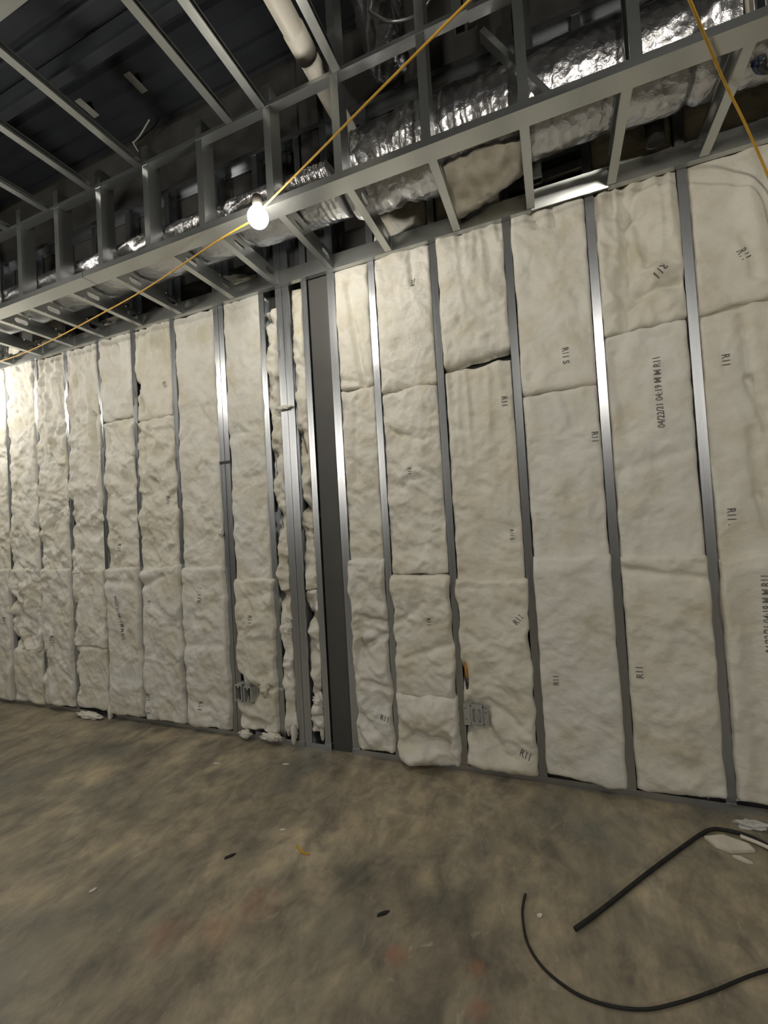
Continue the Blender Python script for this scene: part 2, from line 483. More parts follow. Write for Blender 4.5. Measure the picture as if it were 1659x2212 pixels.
# bay 2
batt(rl(1,'lowest bulging'), Surf(*R[1], .014, .42, 262, face=-.042, rough=1.6, seam=.045, bslope=.06, creases=[(-.86,.175,-.66,.155,.050,.028),(-.8,.15,-.74,.12,.02,.02)], bumps=[(-.80,.085,.13,.05,.055),(-.77,.30,.15,.08,.035),(-.88,.05,.06,.05,.04)], wob=.014, over=.006))
batt(rl(1,'second lowest'), Surf(*R[1], .40, 1.11, 279, face=-.022, rough=1.15, creases=[(-.92,.83,-.75,.95,.018,.016),(-.9,.62,-.6,.72,.014,.018)], wob=.012),
     [('R11', -.722, .845, dict(size=.036))])
batt(rl(1,'third lowest'), Surf(*R[1], 1.115, 2.225, 296, face=-.002, rough=1.35, creases=[(-.9,1.98,-.7,1.90,.014,.015)]),
     [('R11', -.784, 1.727, dict(size=.032))])
batt(rl(1,'topmost'), Surf(*R[1], 2.222, 3.075, 313, face=-.006, rough=1.0, slope=.03, bslope=.02, creases=[(-.71,3.03,-.705,2.84,.02,.012)]),
     [('04/22', -.703, 2.845, dict(cw=False, size=.034, stretch=.7))])
# bay 3
batt(rl(2,'lowest'), Surf(*R[2], .045, 1.085, 330, face=-.026, rough=1.0, slope=.0, creases=[(-.4,.42,-.25,.30,.015,.02),(-.45,.35,-.32,.12,.014,.02)], bumps=[(-.3,.08,.16,.05,.03),(-.25,.55,.1,.06,.018),(-.49,.335,.075,.07,-.06),(-.53,.24,.03,.06,-.07),(-.535,.55,.018,.07,-.07)], wob=.010),
     [('R11', -.226, .87, dict(cw=False, tilt=-.7)), ('R11', -.232, .16, dict(size=.055, stretch=.7, tilt=1.2))])
batt(rl(2,'middle'), Surf(*R[2], 1.075, 2.292, 347, face=.000, rough=.8, slope=.05, fold=.03, bumps=[(-.4,1.45,.12,.10,.012)]),
     [('R11', -.223, 2.06), ('R11 S', -.23, 1.324, dict(size=.028, stretch=.9))])
batt(rl(2,'topmost'), Surf(*R[2], 2.320, 3.075, 364, face=-.014, rough=1.0, bslope=.12, fold=.045))
# bay 4
batt(rl(3,'lowest'), Surf(*R[3], .055, 1.205, 381, face=-.030, rough=.62, slope=.02, bslope=-.05, bumps=[(.15,.10,.12,.07,.02),(.0,1.12,.2,.05,.012)]),
     [('R11', -.055, .56, dict(cw=False, size=.040))])
batt(rl(3,'middle'), Surf(*R[3], 1.195, 2.075, 398, face=-.002, rough=.75, slope=.02),
     [('R11', .212, 1.807, dict(size=.042))])
batt(rl(3,'topmost'), Surf(*R[3], 2.075, 3.075, 415, face=-.008, rough=.7, slope=-.02, creases=[(-.02,3.04,.0,2.98,.03,.02),(.08,3.04,.085,2.96,.03,.014)]),
     [('R11 S', .101, 2.245, dict(size=.044))])
# bay 5
batt(rl(4,'lowest'), Surf(*R[4], .050, 1.20, 432, face=-.022, rough=.85, bslope=.06, creases=[(.3,1.13,.63,1.08,.018,.02)], bumps=[(.45,.12,.12,.06,.02),(.5,.25,.05,.04,.015)]),
     [('R11', .330, .627, dict(cw=False))])
batt(rl(4,'middle'), Surf(*R[4], 1.195, 2.325, 449, face=.0, rough=.7, slope=.06, creases=[(.3,1.62,.62,1.70,.012,.03),(.33,2.2,.36,1.8,.012,.03)]),
     [(LONG, .505, 1.985, dict(cw=False, size=.044, stretch=.80))])
batt(rl(4,'topmost crumpled'), Surf(*R[4], 2.32, 3.075, 466, face=-.012, rough=1.25, fold=.055, bslope=.05,
     creases=[(.36,2.98,.42,2.90,.045,.05),(.42,2.9,.5,3.02,.03,.03),(.40,2.86,.40,2.60,.03,.035),(.38,2.55,.45,2.48,.04,.04),(.45,2.48,.62,2.50,.03,.018),(.49,2.85,.49,2.62,.02,.025),(.40,2.48,.39,2.36,.025,.03)],
     bumps=[(.54,2.575,.09,.04,.03),(.36,2.72,.03,.12,.012)]),
     [('R11', .545, 2.565, dict(tilt=-.75, size=.05))])
# bay 6
batt(rl(5,'lowest'), Surf(*R[5], .060, 1.20, 483, face=-.02, rough=.6, slope=.15, creases=[(.79,1.0,.79,.2,.012,.04)], bumps=[(.9,1.1,.1,.1,.02)]),
     [(LONG, .850, .92, dict(cw=False, size=.044, stretch=.80))])
batt(rl(5,'middle'), Surf(*R[5], 1.185, 2.335, 500, face=-.002, rough=.5, slope=.10, creases=[(.86,2.28,.87,2.0,.022,.018),(.87,2.0,.92,1.75,.022,.018),(.86,1.75,.87,1.45,.016,.022),(.87,1.45,.9,1.3,.016,.022)]),
     [('R11', .783, 2.094), ('R11 .', .757, 1.362, dict(size=.046))])
batt(rl(5,'topmost'), Surf(*R[5], 2.345, 3.075, 517, face=.004, rough=.5, bslope=.10, creases=[(.9,2.66,.93,2.46,.02,.02)], bumps=[(.93,2.75,.04,.3,.022)]),
     [('R11', .886, 2.575, dict(tilt=.4, size=.06, stretch=.6))])
for lv, a, b_ in (('lowest',.045,1.25),('middle',1.25,2.40),('topmost',2.41,3.05)):
    batt(rl(6,lv), Surf(*R[6], a, b_, nx(), face=-.01, rough=.8))
# pieces above the soffit ledger, right
for i, zt_ in ((1,3.62),(2,3.42),(3,3.17),(4,3.40),(5,3.66)):
    batt(f'insulation piece above the ledger in the {ORD[i]} bay right of the dark column',
         Surf(*R[i], 3.06, zt_, 700+i*13, face=.010, rough=1.0, slope=(-.2,.1)[i%2], rt=.08), step=.013)

# left of the column
L = [(-1.564,-1.470),(-1.766,-1.674),(-2.118,-1.810),(-2.580,-2.207),(-2.995,-2.624),(-3.383,-3.039),(-3.795,-3.427),(-4.196,-3.839),(-4.613,-4.240),(-5.018,-4.657),(-5.43,-5.062)]
def ll(i, lv): return f'{lv} white insulation batt in the {ORD[i]} stud bay left of the dark column' if i < 10 else f'{lv} white insulation batt in the eleventh stud bay left of the dark column'
# two narrow bays stuffed with torn strips
batt('lower torn insulation strip in the narrow bay beside the dark column', Surf(-1.556,-1.478, .09, 1.02, 810, face=.020, rough=2.2, wob=.016, creases=[(-1.54,.86,-1.5,.83,.05,.03),(-1.55,.30,-1.48,.34,.05,.03),(-1.54,.2,-1.49,.2,.04,.02)], rt=.03))
batt('upper torn insulation strip in the narrow bay beside the dark column', Surf(-1.562,-1.474, 1.06, 3.04, 827, face=.014, rough=2.0, wob=.014, creases=[(-1.56,2.05,-1.53,1.93,.05,.02),(-1.56,1.62,-1.54,1.55,.05,.015),(-1.55,1.42,-1.5,1.40,.05,.018)], rt=.03))
batt('lower torn insulation strip left of the doubled stud', Surf(-1.766,-1.676, .03, 1.05, 844, face=.010, rough=2.0, wob=.014, creases=[(-1.76,.98,-1.70,1.0,.05,.03)], bumps=[(-1.70,.9,.03,.03,.02)], rt=.03))
batt('upper torn insulation strip left of the doubled stud', Surf(-1.766,-1.676, 1.06, 2.93, 861, face=.008, rough=2.2, wob=.016, creases=[(-1.76,2.88,-1.69,2.80,.05,.03),(-1.765,2.70,-1.74,2.68,.05,.015),(-1.76,1.95,-1.75,1.8,.04,.015),(-1.76,1.55,-1.75,1.45,.04,.02)], rt=.03))
batt(ll(2,'lowest'), Surf(*L[2], .07, 1.105, 878, face=-.024, rough=1.2, wob=.014, creases=[(-2.1,.95,-1.83,1.0,.012,.03),(-2.1,.15,-1.95,.10,.04,.03),(-1.98,.15,-1.88,.12,.03,.03),(-1.93,.375,-1.82,.37,.03,.014),(-2.11,.42,-2.1,.28,.04,.02)], bumps=[(-2.03,.33,.10,.062,-.055)]),
     [('R11', -1.981, .829, dict(size=.042))])
batt(ll(2,'topmost'), Surf(*L[2], 1.095, 3.075, 895, face=-.004, rough=1.0, fold=.02, creases=[(-2.10,2.1,-1.83,2.14,.010,.03)]))
batt(ll(3,'lowest'), Surf(*L[3], .045, 1.19, 912, face=-.024, rough=1.0, wob=.010, over=.006, creases=[(-2.56,.62,-2.25,.64,.012,.03)]),
     [('/', -2.423, 1.04, dict(size=.05)), ('R11', -2.423, .965, dict(cw=False, size=.05)), ('R11', -2.46, .2, dict(size=.05))])
batt(ll(3,'topmost'), Surf(*L[3], 1.185, 3.075, 929, face=-.004, rough=1.1, fold=.025, over=.004, creases=[(-2.5,2.0,-2.42,1.86,.014,.03)]))
batt(ll(4,'lowest'), Surf(*L[4], .045, 1.20, 946, face=-.026, rough=1.1, slope=.12, wob=.012, over=.004, creases=[(-2.98,1.06,-2.78,1.13,.02,.02)]),
     [('R11', -2.918, .92, dict(size=.046)), ('R11', -2.962, .22, dict(size=.045)), ('S', -2.962, .10, dict(size=.045))])
batt(ll(4,'middle'), Surf(*L[4], 1.19, 2.335, 963, face=-.010, rough=1.7, wob=.012, over=.006, slope=.04, creases=[(-2.97,2.25,-2.93,1.95,.02,.03),(-2.85,1.86,-2.82,1.80,.04,.02),(-2.97,1.75,-2.93,1.45,.03,.02)]),
     [('R11', -2.711, 1.70, dict(cw=True))])
batt(ll(4,'topmost'), Surf(*L[4], 2.33, 3.075, 980, face=-.006, rough=1.3, fold=.05, slope=0, creases=[(-2.98,2.62,-2.95,2.42,.05,.025)]),
     [('R11', -2.701, 2.58, dict(tilt=.5))])
batt(ll(5,'lowest'), Surf(*L[5], .045, 1.205, 997, face=-.026, rough=.9, wob=.008, over=.004, slope=.05, creases=[(-3.38,1.1,-3.1,1.08,.015,.03)]),
     [(LONG, -3.232, .81, dict(cw=True, size=.046, stretch=.76, tilt=.17))])
batt(ll(5,'middle'), Surf(*L[5], 1.195, 2.385, 1014, face=-.008, rough=1.7, wob=.012, over=.004, slope=.06, creases=[(-3.37,1.85,-3.35,1.55,.03,.02)]),
     [('R11', -3.233, 1.36, dict(size=.05))])
batt(ll(5,'topmost'), Surf(*L[5], 2.385, 3.075, 1031, face=-.012, rough=1.4, fold=.06, bslope=.06, creases=[(-3.2,2.98,-3.24,2.55,.03,.03)]))
batt(ll(6,'lowest'), Surf(*L[6], .05, .56, 1048, face=-.020, rough=.9, wob=.012, creases=[(-3.78,.5,-3.76,.2,.03,.02)]))
batt(ll(6,'second lowest'), Surf(*L[6], .555, 1.20, 1065, face=-.012, rough=1.0, wob=.012, creases=[(-3.78,.9,-3.77,.6,.03,.02)]))
batt(ll(6,'topmost'), Surf(*L[6], 1.195, 3.075, 1082, face=-.010, rough=1.6, wob=.012, over=.006, fold=.04, creases=[(-3.5,2.45,-3.48,1.9,.035,.03),(-3.78,1.75,-3.76,1.5,.04,.02)]))
batt(ll(7,'lowest'), Surf(*L[7], .045, 1.21, 1099, face=-.020, rough=1.3, wob=.012, over=.004, creases=[(-4.19,.45,-4.17,.3,.05,.03)], bumps=[(-4.02,.14,.12,.07,.02)]),
     [('R11', -4.042, .611, dict(size=.055))])
batt(ll(7,'topmost'), Surf(*L[7], 1.20, 3.075, 1116, face=-.010, rough=1.7, wob=.010, over=.010, fold=.03, creases=[(-4.1,1.55,-3.95,1.72,.04,.025)]))
batt(ll(8,'lowest'), Surf(*L[8], .03, .50, 1133, face=-.022, rough=.9, wob=.008))
batt(ll(8,'second lowest yellowish'), Surf(*L[8], .49, 1.22, 1150, face=-.014, rough=2.2, wob=.014, creases=[(-4.6,.95,-4.56,.9,.05,.03),(-4.61,.62,-4.58,.52,.06,.03),(-4.6,.8,-4.57,.78,.05,.03)]))
batt(ll(8,'topmost'), Surf(*L[8], 1.215, 3.075, 1167, face=-.010, rough=1.3, over=.012, fold=.02))
batt(ll(9,'lowest'), Surf(*L[9], .03, 1.22, 1184, face=-.02, rough=.9), [('R11', -4.72, .75, dict(size=.05))])
batt(ll(9,'topmost'), Surf(*L[9], 1.215, 3.075, 1201, face=-.008, rough=1.2, over=.004, fold=.02))
batt(ll(10,'lowest'), Surf(*L[10], .03, 1.22, 1218, face=-.02, rough=.9))
batt(ll(10,'topmost'), Surf(*L[10], 1.215, 3.075, 1235, face=-.008, rough=1.2, over=.004, fold=.02))
for i in range(2, 10):
    if i in (3, 4): continue
    batt(f'insulation piece above the ledger in the {ORD[i]} bay left of the dark column',
         Surf(*L[i], 3.06, (3.16,3.5,3.24)[i%3], 1300+i*13, face=-.004, rough=1.2, slope=(-.2,.15)[i%2], rt=.08), step=.013)

# loose tufts of torn insulation
def tuft(label, x, y, z, sx, sy, sz, seed, amp=.35):
    bm = bmesh.new(); bmesh.ops.create_icosphere(bm, subdivisions=4, radius=1)
    for v in bm.verts:
        n = v.co.normalized()
        d = 1 + amp*float(fbm(n.x*2.2+n.z*1.7+seed, n.y*2.2+n.z*2.9, seed, 4))
        v.co = Vector((n.x*sx*d, n.y*sy*d, n.z*sz*d))
    me = bpy.data.meshes.new('insulation_tuft'); bm.to_mesh(me); bm.free()
    me.polygons.foreach_set('use_smooth', [True]*len(me.polygons))
    o = link('insulation_tuft', me, BATT, None, (x, y, z))
    tag(o, label, 'insulation', 'loose insulation tufts')
tuft('white ball of insulation low in the narrow bay beside the dark column', -1.512, .028, .30, .040, .035, .05, 3)
tuft('thin hooked shred of insulation at the foot of the narrow bay', -1.497, .024, .10, .016, .02, .055, 5)
tuft('round insulation tuft beside the doubled stud at waist height', -1.715, .010, .77, .04, .035, .04, 8)
tuft('small insulation tuft just above the round one by the doubled stud', -1.695, .014, .835, .03, .03, .028, 9)
tuft('thin white shred standing at the foot of the doubled stud', -1.69, -.020, .085, .018, .018, .065, 11)
tuft('pointed insulation shred spilling over the bottom track by the outlet boxes', -1.86, -.034, .050, .075, .022, .026, 13, .6)
tuft('flat insulation scrap on the bottom track under the twin boxes', -2.07, -.034, .045, .045, .02, .022, 15, .6)
tuft('twisted insulation strand lying across the doubled stud near the top', -1.640, -.014, 2.235, .060, .010, .014, 17, .4)
tuft('insulation wisp hanging beside the small steel bracket', -1.89, -.040, .37, .03, .02, .05, 19, .5)
tuft('yellowish insulation shred caught on the stud left of the outlet bay', -2.215, -.012, 1.43, .018, .015, .03, 21, .4)
tuft('pale scrap of insulation lying on the floor at the far left wall', -3.60, -.055, .022, .13, .03, .024, 23, .4)
tuft('short pale insulation stick leaning at the far left wall foot', -3.40, -.024, .055, .02, .016, .06, 25, .3)

# ------------------------------------------------------------------ soffit framing
sof = thing('soffit_frame', 'galvanized steel stud soffit frame running along the top of the wall', 'framing')
YR = -.61
def part(mb, name, m_=STEEL2, parent=sof, smooth=False): return mb.build(name, m_, parent, smooth)
def u_poly(W=.092, F=.034, t=.0016):
    return [(-W/2,0),(W/2,0),(W/2,F),(W/2-t,F),(W/2-t,t),(-W/2+t,t),(-W/2+t,F),(-W/2,F)]
def rail(x0, x1, y, z, name, up=1, W=.092, F=.034):
    M = Matrix(((0,0,1,x0),(1,0,0,y),(0,up,0,z),(0,0,0,1)))
    return part(MB().prism(u_poly(W, F), x1-x0, M), name)
rail(-8.3, -2.62, YR, H, 'lower_rail'); rail(-2.615, 3.0, YR, H, 'lower_rail')
rail(-8.3, -.21, YR-.021, 3.56, 'upper_rail', 1, .050, .020); rail(-.21, 3.0, YR-.021, 3.552, 'upper_rail', 1, .050, .020)
# ledger on the wall
def ledger(x0, x1, z, tilt=0.0, dy=0.0):
    t = .0016
    poly = [(0,0),(.034,0),(.034,t),(t,t),(t,.092-t),(.034,.092-t),(.034,.092),(0,.092)]
    M = Matrix.Translation((x0, -.036+dy, z)) @ Matrix.Rotation(tilt, 4, 'X') @ Matrix(((0,0,1,0),(1,0,0,0),(0,1,0,0),(0,0,0,1)))
    return part(MB().prism(poly, x1-x0, M), 'wall_ledger')
ledger(-8.3, -.02, H); ledger(.352, 3.0, H)
ledger(-.018, .350, H-.004, math.radians(17), .004)
# web plate with slotted knockouts
def web(L, W, t, holes, mb, M):
    cells = []; x = 0
    hl, hw = .044, .019
    cuts = []
    for h in holes: cuts += [(h-.06, h+.06)]
    for a, b in cuts:
        mb.box(x, a, 0, t, 0, W, M); x = b
        cx, cz = (a+b)/2, W/2
        n = 20
        ring = []; outer = []
        for k in range(n):
            an = 2*math.pi*(k+.5)/n; c, s = math.cos(an), math.sin(an)
            ring.append((cx + (hl-hw)*(1 if c > 0 else -1) + hw*c, cz + hw*s))
            q = max(abs(c)/.06, abs(s)/(W/2)); outer.append((cx + c/q, cz + s/q))
        for yy in (0, t):
            o = len(mb.v)
            mb.v += [tuple(M @ Vector((p[0], yy, p[1]))) for p in ring + outer]
            mb.f += [(o+k, o+(k+1) % n, o+n+(k+1) % n, o+n+k) for k in range(n)]
    mb.box(x, L, 0, t, 0, W, M)
def cross_mesh(Lc):
    # local: +x runs along the member, y is thickness direction, z up; web on y=0 side
    mb = MB(); I = Matrix.Identity(4); t = .0016; F = .041; W = .092
    web(Lc, W, t, [.14, .44], mb, I)
    mb.box(0, Lc, 0, F, 0, t); mb.box(0, Lc, 0, F, W-t, W)
    mb.box(0, Lc, F-t, F, 0, .009); mb.box(0, Lc, F-t, F, W-.009, W)
    return mb.mesh('cross_member')
LC = -.040 - (YR+.046)
CM = cross_mesh(LC)
XC = [-5.27,-4.87,-4.46,-4.05,-3.645,-3.275,-2.86,-2.462,-1.985,-1.625,-1.218,-.822,-.408,-.010,.372,.760,1.17,1.58]
for i, x in enumerate(XC):
    o = link('cross_member', CM, STEEL2, sof)
    # member axis -> +y, its open side towards -x
    o.matrix_local = Matrix.Translation((x+.012, YR+.046, H+.0018)) @ Matrix.Rotation(math.pi/2, 4, 'Z')
# posts
PM = MB().prism(c_profile(.041,.0880), .62).mesh('post'); PM2 = MB().prism(c_profile(.041,.0880), 1.45).mesh('post')
XP = [(-5.25,0),(-4.84,0),(-4.43,0),(-4.02,0),(-3.62,0),(-3.225,0),(-2.845,0),(-2.455,0),(-2.065,0),(-1.668,0),(-1.228,0),(-.845,1),(-.418,1),(-.012,1),(.385,1),(.79,1),(1.2,1)]
for x, tall in XP:
    o = link('post', PM2 if tall else PM, STEEL2, sof)
    o.matrix_local = Matrix.Translation((x+.020, YR-.044, H+.002)) @ Matrix.Scale(-1, 4, (1,0,0))
for x in (-.225, -.275):
    o = link('post', PM2, STEEL2, sof); o.matrix_local = Matrix.Translation((x, YR-.044, 3.565))
# brace, hanger and blocking inside the soffit
def beam(p0, p1, name, F=.041, W=.06, mat_=STEEL2, roll=0):
    p0, p1 = Vector(p0), Vector(p1); d = p1-p0
    M = Matrix.Translation(p0) @ d.to_track_quat('Z', 'Y').to_matrix().to_4x4() @ Matrix.Rotation(roll, 4, 'Z')
    return part(MB().prism(c_profile(F, W), d.length, M), name, mat_)
beam((-.175,-.555,3.555), (.085,-.535,3.165), 'diagonal_brace', .05, .025, STEEL2, 0)
beam((.045,-.075,3.145), (.045,-.075,4.2), 'hanger_stud', .05, .041)
beam((-.129,-.012,3.30), (.241,-.012,3.30), 'blocking'); beam((-.129,-.012,3.20), (.241,-.012,3.21), 'blocking', .03, .04)

# ceiling joists: run from the upper rail into the room
JM = MB().prism(c_profile(.041,.036), 4.2).mesh('ceiling_joist')
for x in (-4.98,-4.57,-4.16,-3.75,-3.335,-2.925,-2.515,-2.11,-1.455,-1.255,-.825):
    o = link('ceiling_joist', JM, STEEL2, ceiling)
    # axis -y, web on -x side, flange flat at the bottom
    o.matrix_local = Matrix(((1,0,0,x-.020),(0,0,-1,YR-.048),(0,1,0,3.56),(0,0,0,1)))
M = Matrix(((0,0,1,-8.3),(1,0,0,-1.44),(0,1,0,3.530),(0,0,0,1)))
MB().prism(u_poly(.045,.025), 8.2, M).build('carrying_channel', STEEL2, ceiling)

# ------------------------------------------------------------------ ducts
def duct(name, label, pts, rads, seed, wr=.010, n=14, seg=72, ring=.055, ey=1.0, ez=1.0):
    c = spline(pts, n); k = len(c)
    fr = np.interp(np.linspace(0, len(pts)-1, k), np.arange(len(pts)), rads)
    verts = []; faces = []; arc = 0
    for i, p in enumerate(c):
        if i: arc += (p-c[i-1]).length
        t = (c[min(i+1,k-1)]-c[max(i-1,0)]).normalized(); nrm = (Vector((0,0,1)) - t*t.z).normalized(); b = t.cross(nrm)
        th = np.linspace(0, 2*math.pi, seg, endpoint=False)
        rr = fr[i] + wr*(.55*np.cos(arc/ring*2*math.pi + 1.5*gn(np.cos(th)*1.3+arc*3, np.sin(th)*1.3, seed)) * (.5+.5*gn(th*0+arc*2.2, np.sin(th), seed+3))
             + 1.1*fbm(np.cos(th)*2+arc*6, np.sin(th)*2+arc*2, seed+9, 3)) - .02*np.exp(-((arc % 1.3)-.65)**2/.0006)
        for a, r in zip(th, rr): verts.append(p + (nrm*math.cos(a)*ez+b*math.sin(a)*ey)*float(r))
    for i in range(k-1):
        for q in range(seg):
            q2 = (q+1) % seg; faces.append((i*seg+q, i*seg+q2, (i+1)*seg+q2, (i+1)*seg+q))
    faces += [tuple(range(seg))[::-1], tuple(range((k-1)*seg, k*seg))]
    root = thing(name, label, 'duct', pts[0])
    mb = MB(); mb.add([v - Vector(pts[0]) for v in verts], faces)
    mb.build('foil_jacket', FOIL, root, True)
    return root
big = duct('foil_duct', 'large foil wrapped flexible duct inside the soffit at the right', [(2.6,-.30,3.36),(1.5,-.30,3.345),(.7,-.30,3.34),(.15,-.31,3.345),(-.30,-.31,3.335),(-.62,-.31,3.33),(-.93,-.31,3.32)], [.19,.19,.195,.20,.205,.20,.185], 21, .007, 40)
# taped collar and torn jacket flap of the big duct
cl = MB(); cl.lathe([(.18,0),(.198,0),(.198,.05),(.18,.05)], 48, Matrix.Translation((-2.60-.90,-.01,-.038)) @ Matrix.Rotation(math.pi/2, 4, 'Y'))
cl.build('duct_tape_band', STEEL2, big)
fl = MB(); nu, nv = 24, 18; vs = []
for j in range(nv):
    for i in range(nu):
        u, v = i/(nu-1), j/(nv-1)
        x = -.44 + .40*u; y = -.42 + .36*v; z = 3.115 + .03*math.sin(3*u+4*v) - .055*math.sin(math.pi*v)*(1-u*.6) + .10*u*v + .012*float(gn(u*9, v*5, 77))
        vs.append(Vector((x,y,z))-Vector((2.6,-.30,3.36)))
top_ = [p+Vector((0,0,.006)) for p in vs]
fs = [(j*nu+i, j*nu+i+1, (j+1)*nu+i+1, (j+1)*nu+i) for j in range(nv-1) for i in range(nu-1)]
fl.add(vs+top_, fs + [tuple(k+nu*nv for k in f[::-1]) for f in fs])
fl.build('torn_jacket_flap', KRAFT, big, True)
duct('foil_duct', 'small foil wrapped flexible duct inside the soffit at the left', [(-.98,-.36,3.245),(-1.3,-.37,3.24),(-2.2,-.37,3.24),(-3.4,-.37,3.24),(-5.0,-.37,3.24),(-7.0,-.37,3.24)], [.155,.155,.155,.155,.155,.155], 33, .006, 75, 72, .03, 1.2, .55)
duct('foil_duct', 'short crumpled foil duct above the upper soffit rail', [(-.74,-.10,4.13),(-.70,-.35,4.10),(-.64,-.62,4.10),(-.60,-.95,4.12)], [.12,.125,.12,.11], 45, .014, 12, 56, .05)
# white drain pipe passing over the upper rail
pp = thing('drain_pipe', 'white plastic pipe crossing above the upper soffit rail', 'pipe', (-1.015,-.09,3.80))
MB().tube([(0,-2.6,0),(0,-.02,0),(0,.03,-.012),(0,.055,-.04),(0,.062,-.09)], .052, 24).build('pipe', PVC, pp, True)
MB().tube([(0,-.62,0),(0,-.49,0)], .0565, 24).build('coupling', PVC, pp, True)
MB().tube([(0,-1.30,0),(0,-1.20,0)], .0565, 24).build('coupling', PVC, pp, True)
# open-ended pipe at the right
op = MB(); n = 20; ro, ri = .030, .025
vs = []; 
for r, z in ((ro,0),(ro,.45),(ri,.45),(ri,0)):
    for k in range(n): vs.append(Vector((r*math.cos(2*math.pi*k/n), r*math.sin(2*math.pi*k/n), z)))
fs = [(a*n+k, a*n+(k+1)%n, ((a+1)%4)*n+(k+1)%n, ((a+1)%4)*n+k) for a in range(4) for k in range(n)]
op.add(vs, fs)
o = op.build('pipe_stub', PVC, None, True); o.location = (.80, -.505, 3.16)
tag(o, 'short open ended white pipe hanging at the right soffit end', 'pipe')
# armoured cable loop above the upper rail
tag(MB().tube(spline([(-.78,-.5,4.25),(-.72,-.5,4.02),(-.64,-.5,3.90),(-.555,-.5,3.845),(-.46,-.5,3.83),(-.40,-.5,3.87),(-.36,-.5,3.95),(-.34,-.5,4.2)], 8), .008, 8).build('armored_cable', STEEL, None, True),
    'silver armoured cable drooping in a loop above the upper rail', 'cable')
tag(MB().tube(spline([(-.78,-.44,4.2),(-.715,-.44,3.99),(-.70,-.44,3.90),(-.73,-.44,3.82),(-.80,-.44,3.77)], 8), .008, 8).build('armored_cable', BLACK, None, True),
    'dark flexible cable curving down beside the silver cable loop', 'cable')
# blue cable bundle and dark pipe end at the right
bb = thing('cable_bundle', 'dark blue cable bundle inside the soffit at the right edge', 'cable', (.90,-.30,3.17))
for k in range(5):
    a = 2*math.pi*k/5
    MB().tube(spline([(-.05+.014*math.cos(a), -.06, .014*math.sin(a)-.02),(.02+.014*math.cos(a), .02, .016*math.sin(a)),(.25, .1+.014*math.cos(a), .03+.014*math.sin(a))], 6), .012, 8).build('cable', BLUE if k % 2 else BLACKP, bb, True)
dp = MB().lathe([(.030,0),(.040,0),(.040,.14),(.030,.14)], 20)
o = dp.build('black_pipe_end', BLACKP, None, True); o.location = (.55,-.10,3.145)
tag(o, 'short black pipe end standing on the wall ledger', 'pipe')

# ------------------------------------------------------------------ string lights
bulb_n = 0
LBL = ['lit round bulb hanging from the yellow cable in front of the soffit', 'lit bulb near the far left end of the wall', 'lit bulb hanging above the camera position', 'lit bulb at the back left of the room','added unseen fill bulb hanging left of the camera position','added unseen fill bulb at the back right of the room']
for (x, y, z, e), lb in zip(BULBS, LBL):
    t = thing('light_bulb', lb, 'light bulb', (x, y, z), 'string light bulbs')
    em = m_emit('bulb_glow', BULB_COL, e)
    r = BULB_R
    prof = [(.003, -r)] + [(r*math.sin(a), -r*math.cos(a)) for a in [math.radians(q) for q in range(12, 140, 12)]] + [(.028, r*.95), (.020, r*1.15)]
    MB().lathe(prof, 24 if lb is LBL[0] else 10).build('glass_globe', em, t, True)
    MB().lathe([(.0205, r*1.10), (.024, r*1.2), (.024, r*1.2+.045), (.012, r*1.2+.055)], 16).build('socket', BRASS, t, True)
def hang(i): x, y, z, e = BULBS[i]; return (x, y, z + BULB_R*1.2 + .05)
cab = thing('string_light_cable', 'yellow string light cable running past the glowing bulb', 'cable', (0,0,0))
MB().tube(spline([(-7.5,-.5,3.0),(-6.2,-.35,2.98),hang(1),(-4.34,-.22,2.995),(-2.669,-.40,2.997),(-1.601,-.62,3.0),(-1.300,-.672,3.0),(-1.262,-.700,3.003),(-.82,-.882,3.0),(-.542,-.996,3.0),(-.142,-1.156,3.0),(.20,-1.295,3.0),(.42,-1.6,3.0),hang(2),(.3,-3.4,3.0),hang(4),(-3.0,-5.2,3.0),hang(3)], 10), .0045, 8).build('cable_jacket', YELLOW, cab, True)
cab2 = thing('string_light_cable', 'yellow cable crossing the upper right corner of the view', 'cable', (0,0,0))
MB().tube(spline([hang(2),(.20,-1.5,3.02),(.36,-1.11,3.01),(.492,-.871,3.0),(.686,-.50,3.02),(.825,-.28,2.972),(.967,-.075,2.849),(1.012,-.055,2.649),(1.1,-.05,2.2)], 10), .0048, 8).build('cable_jacket', YELLOW, cab2, True)
cab3 = thing('string_light_cable', 'yellow cable feeding the added unseen bulb at the back right', 'cable', (0,0,0))
MB().tube(spline([hang(2),(1.8,-3.4,3.0),hang(5)], 10), .0055, 8).build('cable_jacket', YELLOW, cab3, True)

# ------------------------------------------------------------------ outlet boxes
def outlet_box(t, x0, x1, z0, z1, yf=-.018, yb=.03, lip=.009):
    mb = MB()
    mb.box(x0, x0+.003, yf, yb, z0, z1); mb.box(x1-.003, x1, yf, yb, z0, z1)
    mb.box(x0, x1, yf, yb, z0, z0+.003); mb.box(x0, x1, yf, yb, z1-.003, z1)
    mb.build('box_shell', ZINC, t)
    fr = MB(); y0, y1 = yf-.002, yf
    fr.box(x0, x0+lip, y0, y1, z0, z1); fr.box(x1-lip, x1, y0, y1, z0, z1)
    fr.box(x0+lip, x1-lip, y0, y1, z0, z0+lip); fr.box(x0+lip, x1-lip, y0, y1, z1-lip, z1)
    fr.build('front_flange', ZINC, t)
    MB().box(x0+.003, x1-.003, yb-.002, yb, z0+.003, z1-.003).build('box_interior', BLACKP, t)
    for zz in (z0+.014, z1-.014):
        MB().box((x0+x1)/2-.007, (x0+x1)/2+.007, y0-.001, y1, zz-.007, zz+.007).build('mounting_ear', ZINC, t)
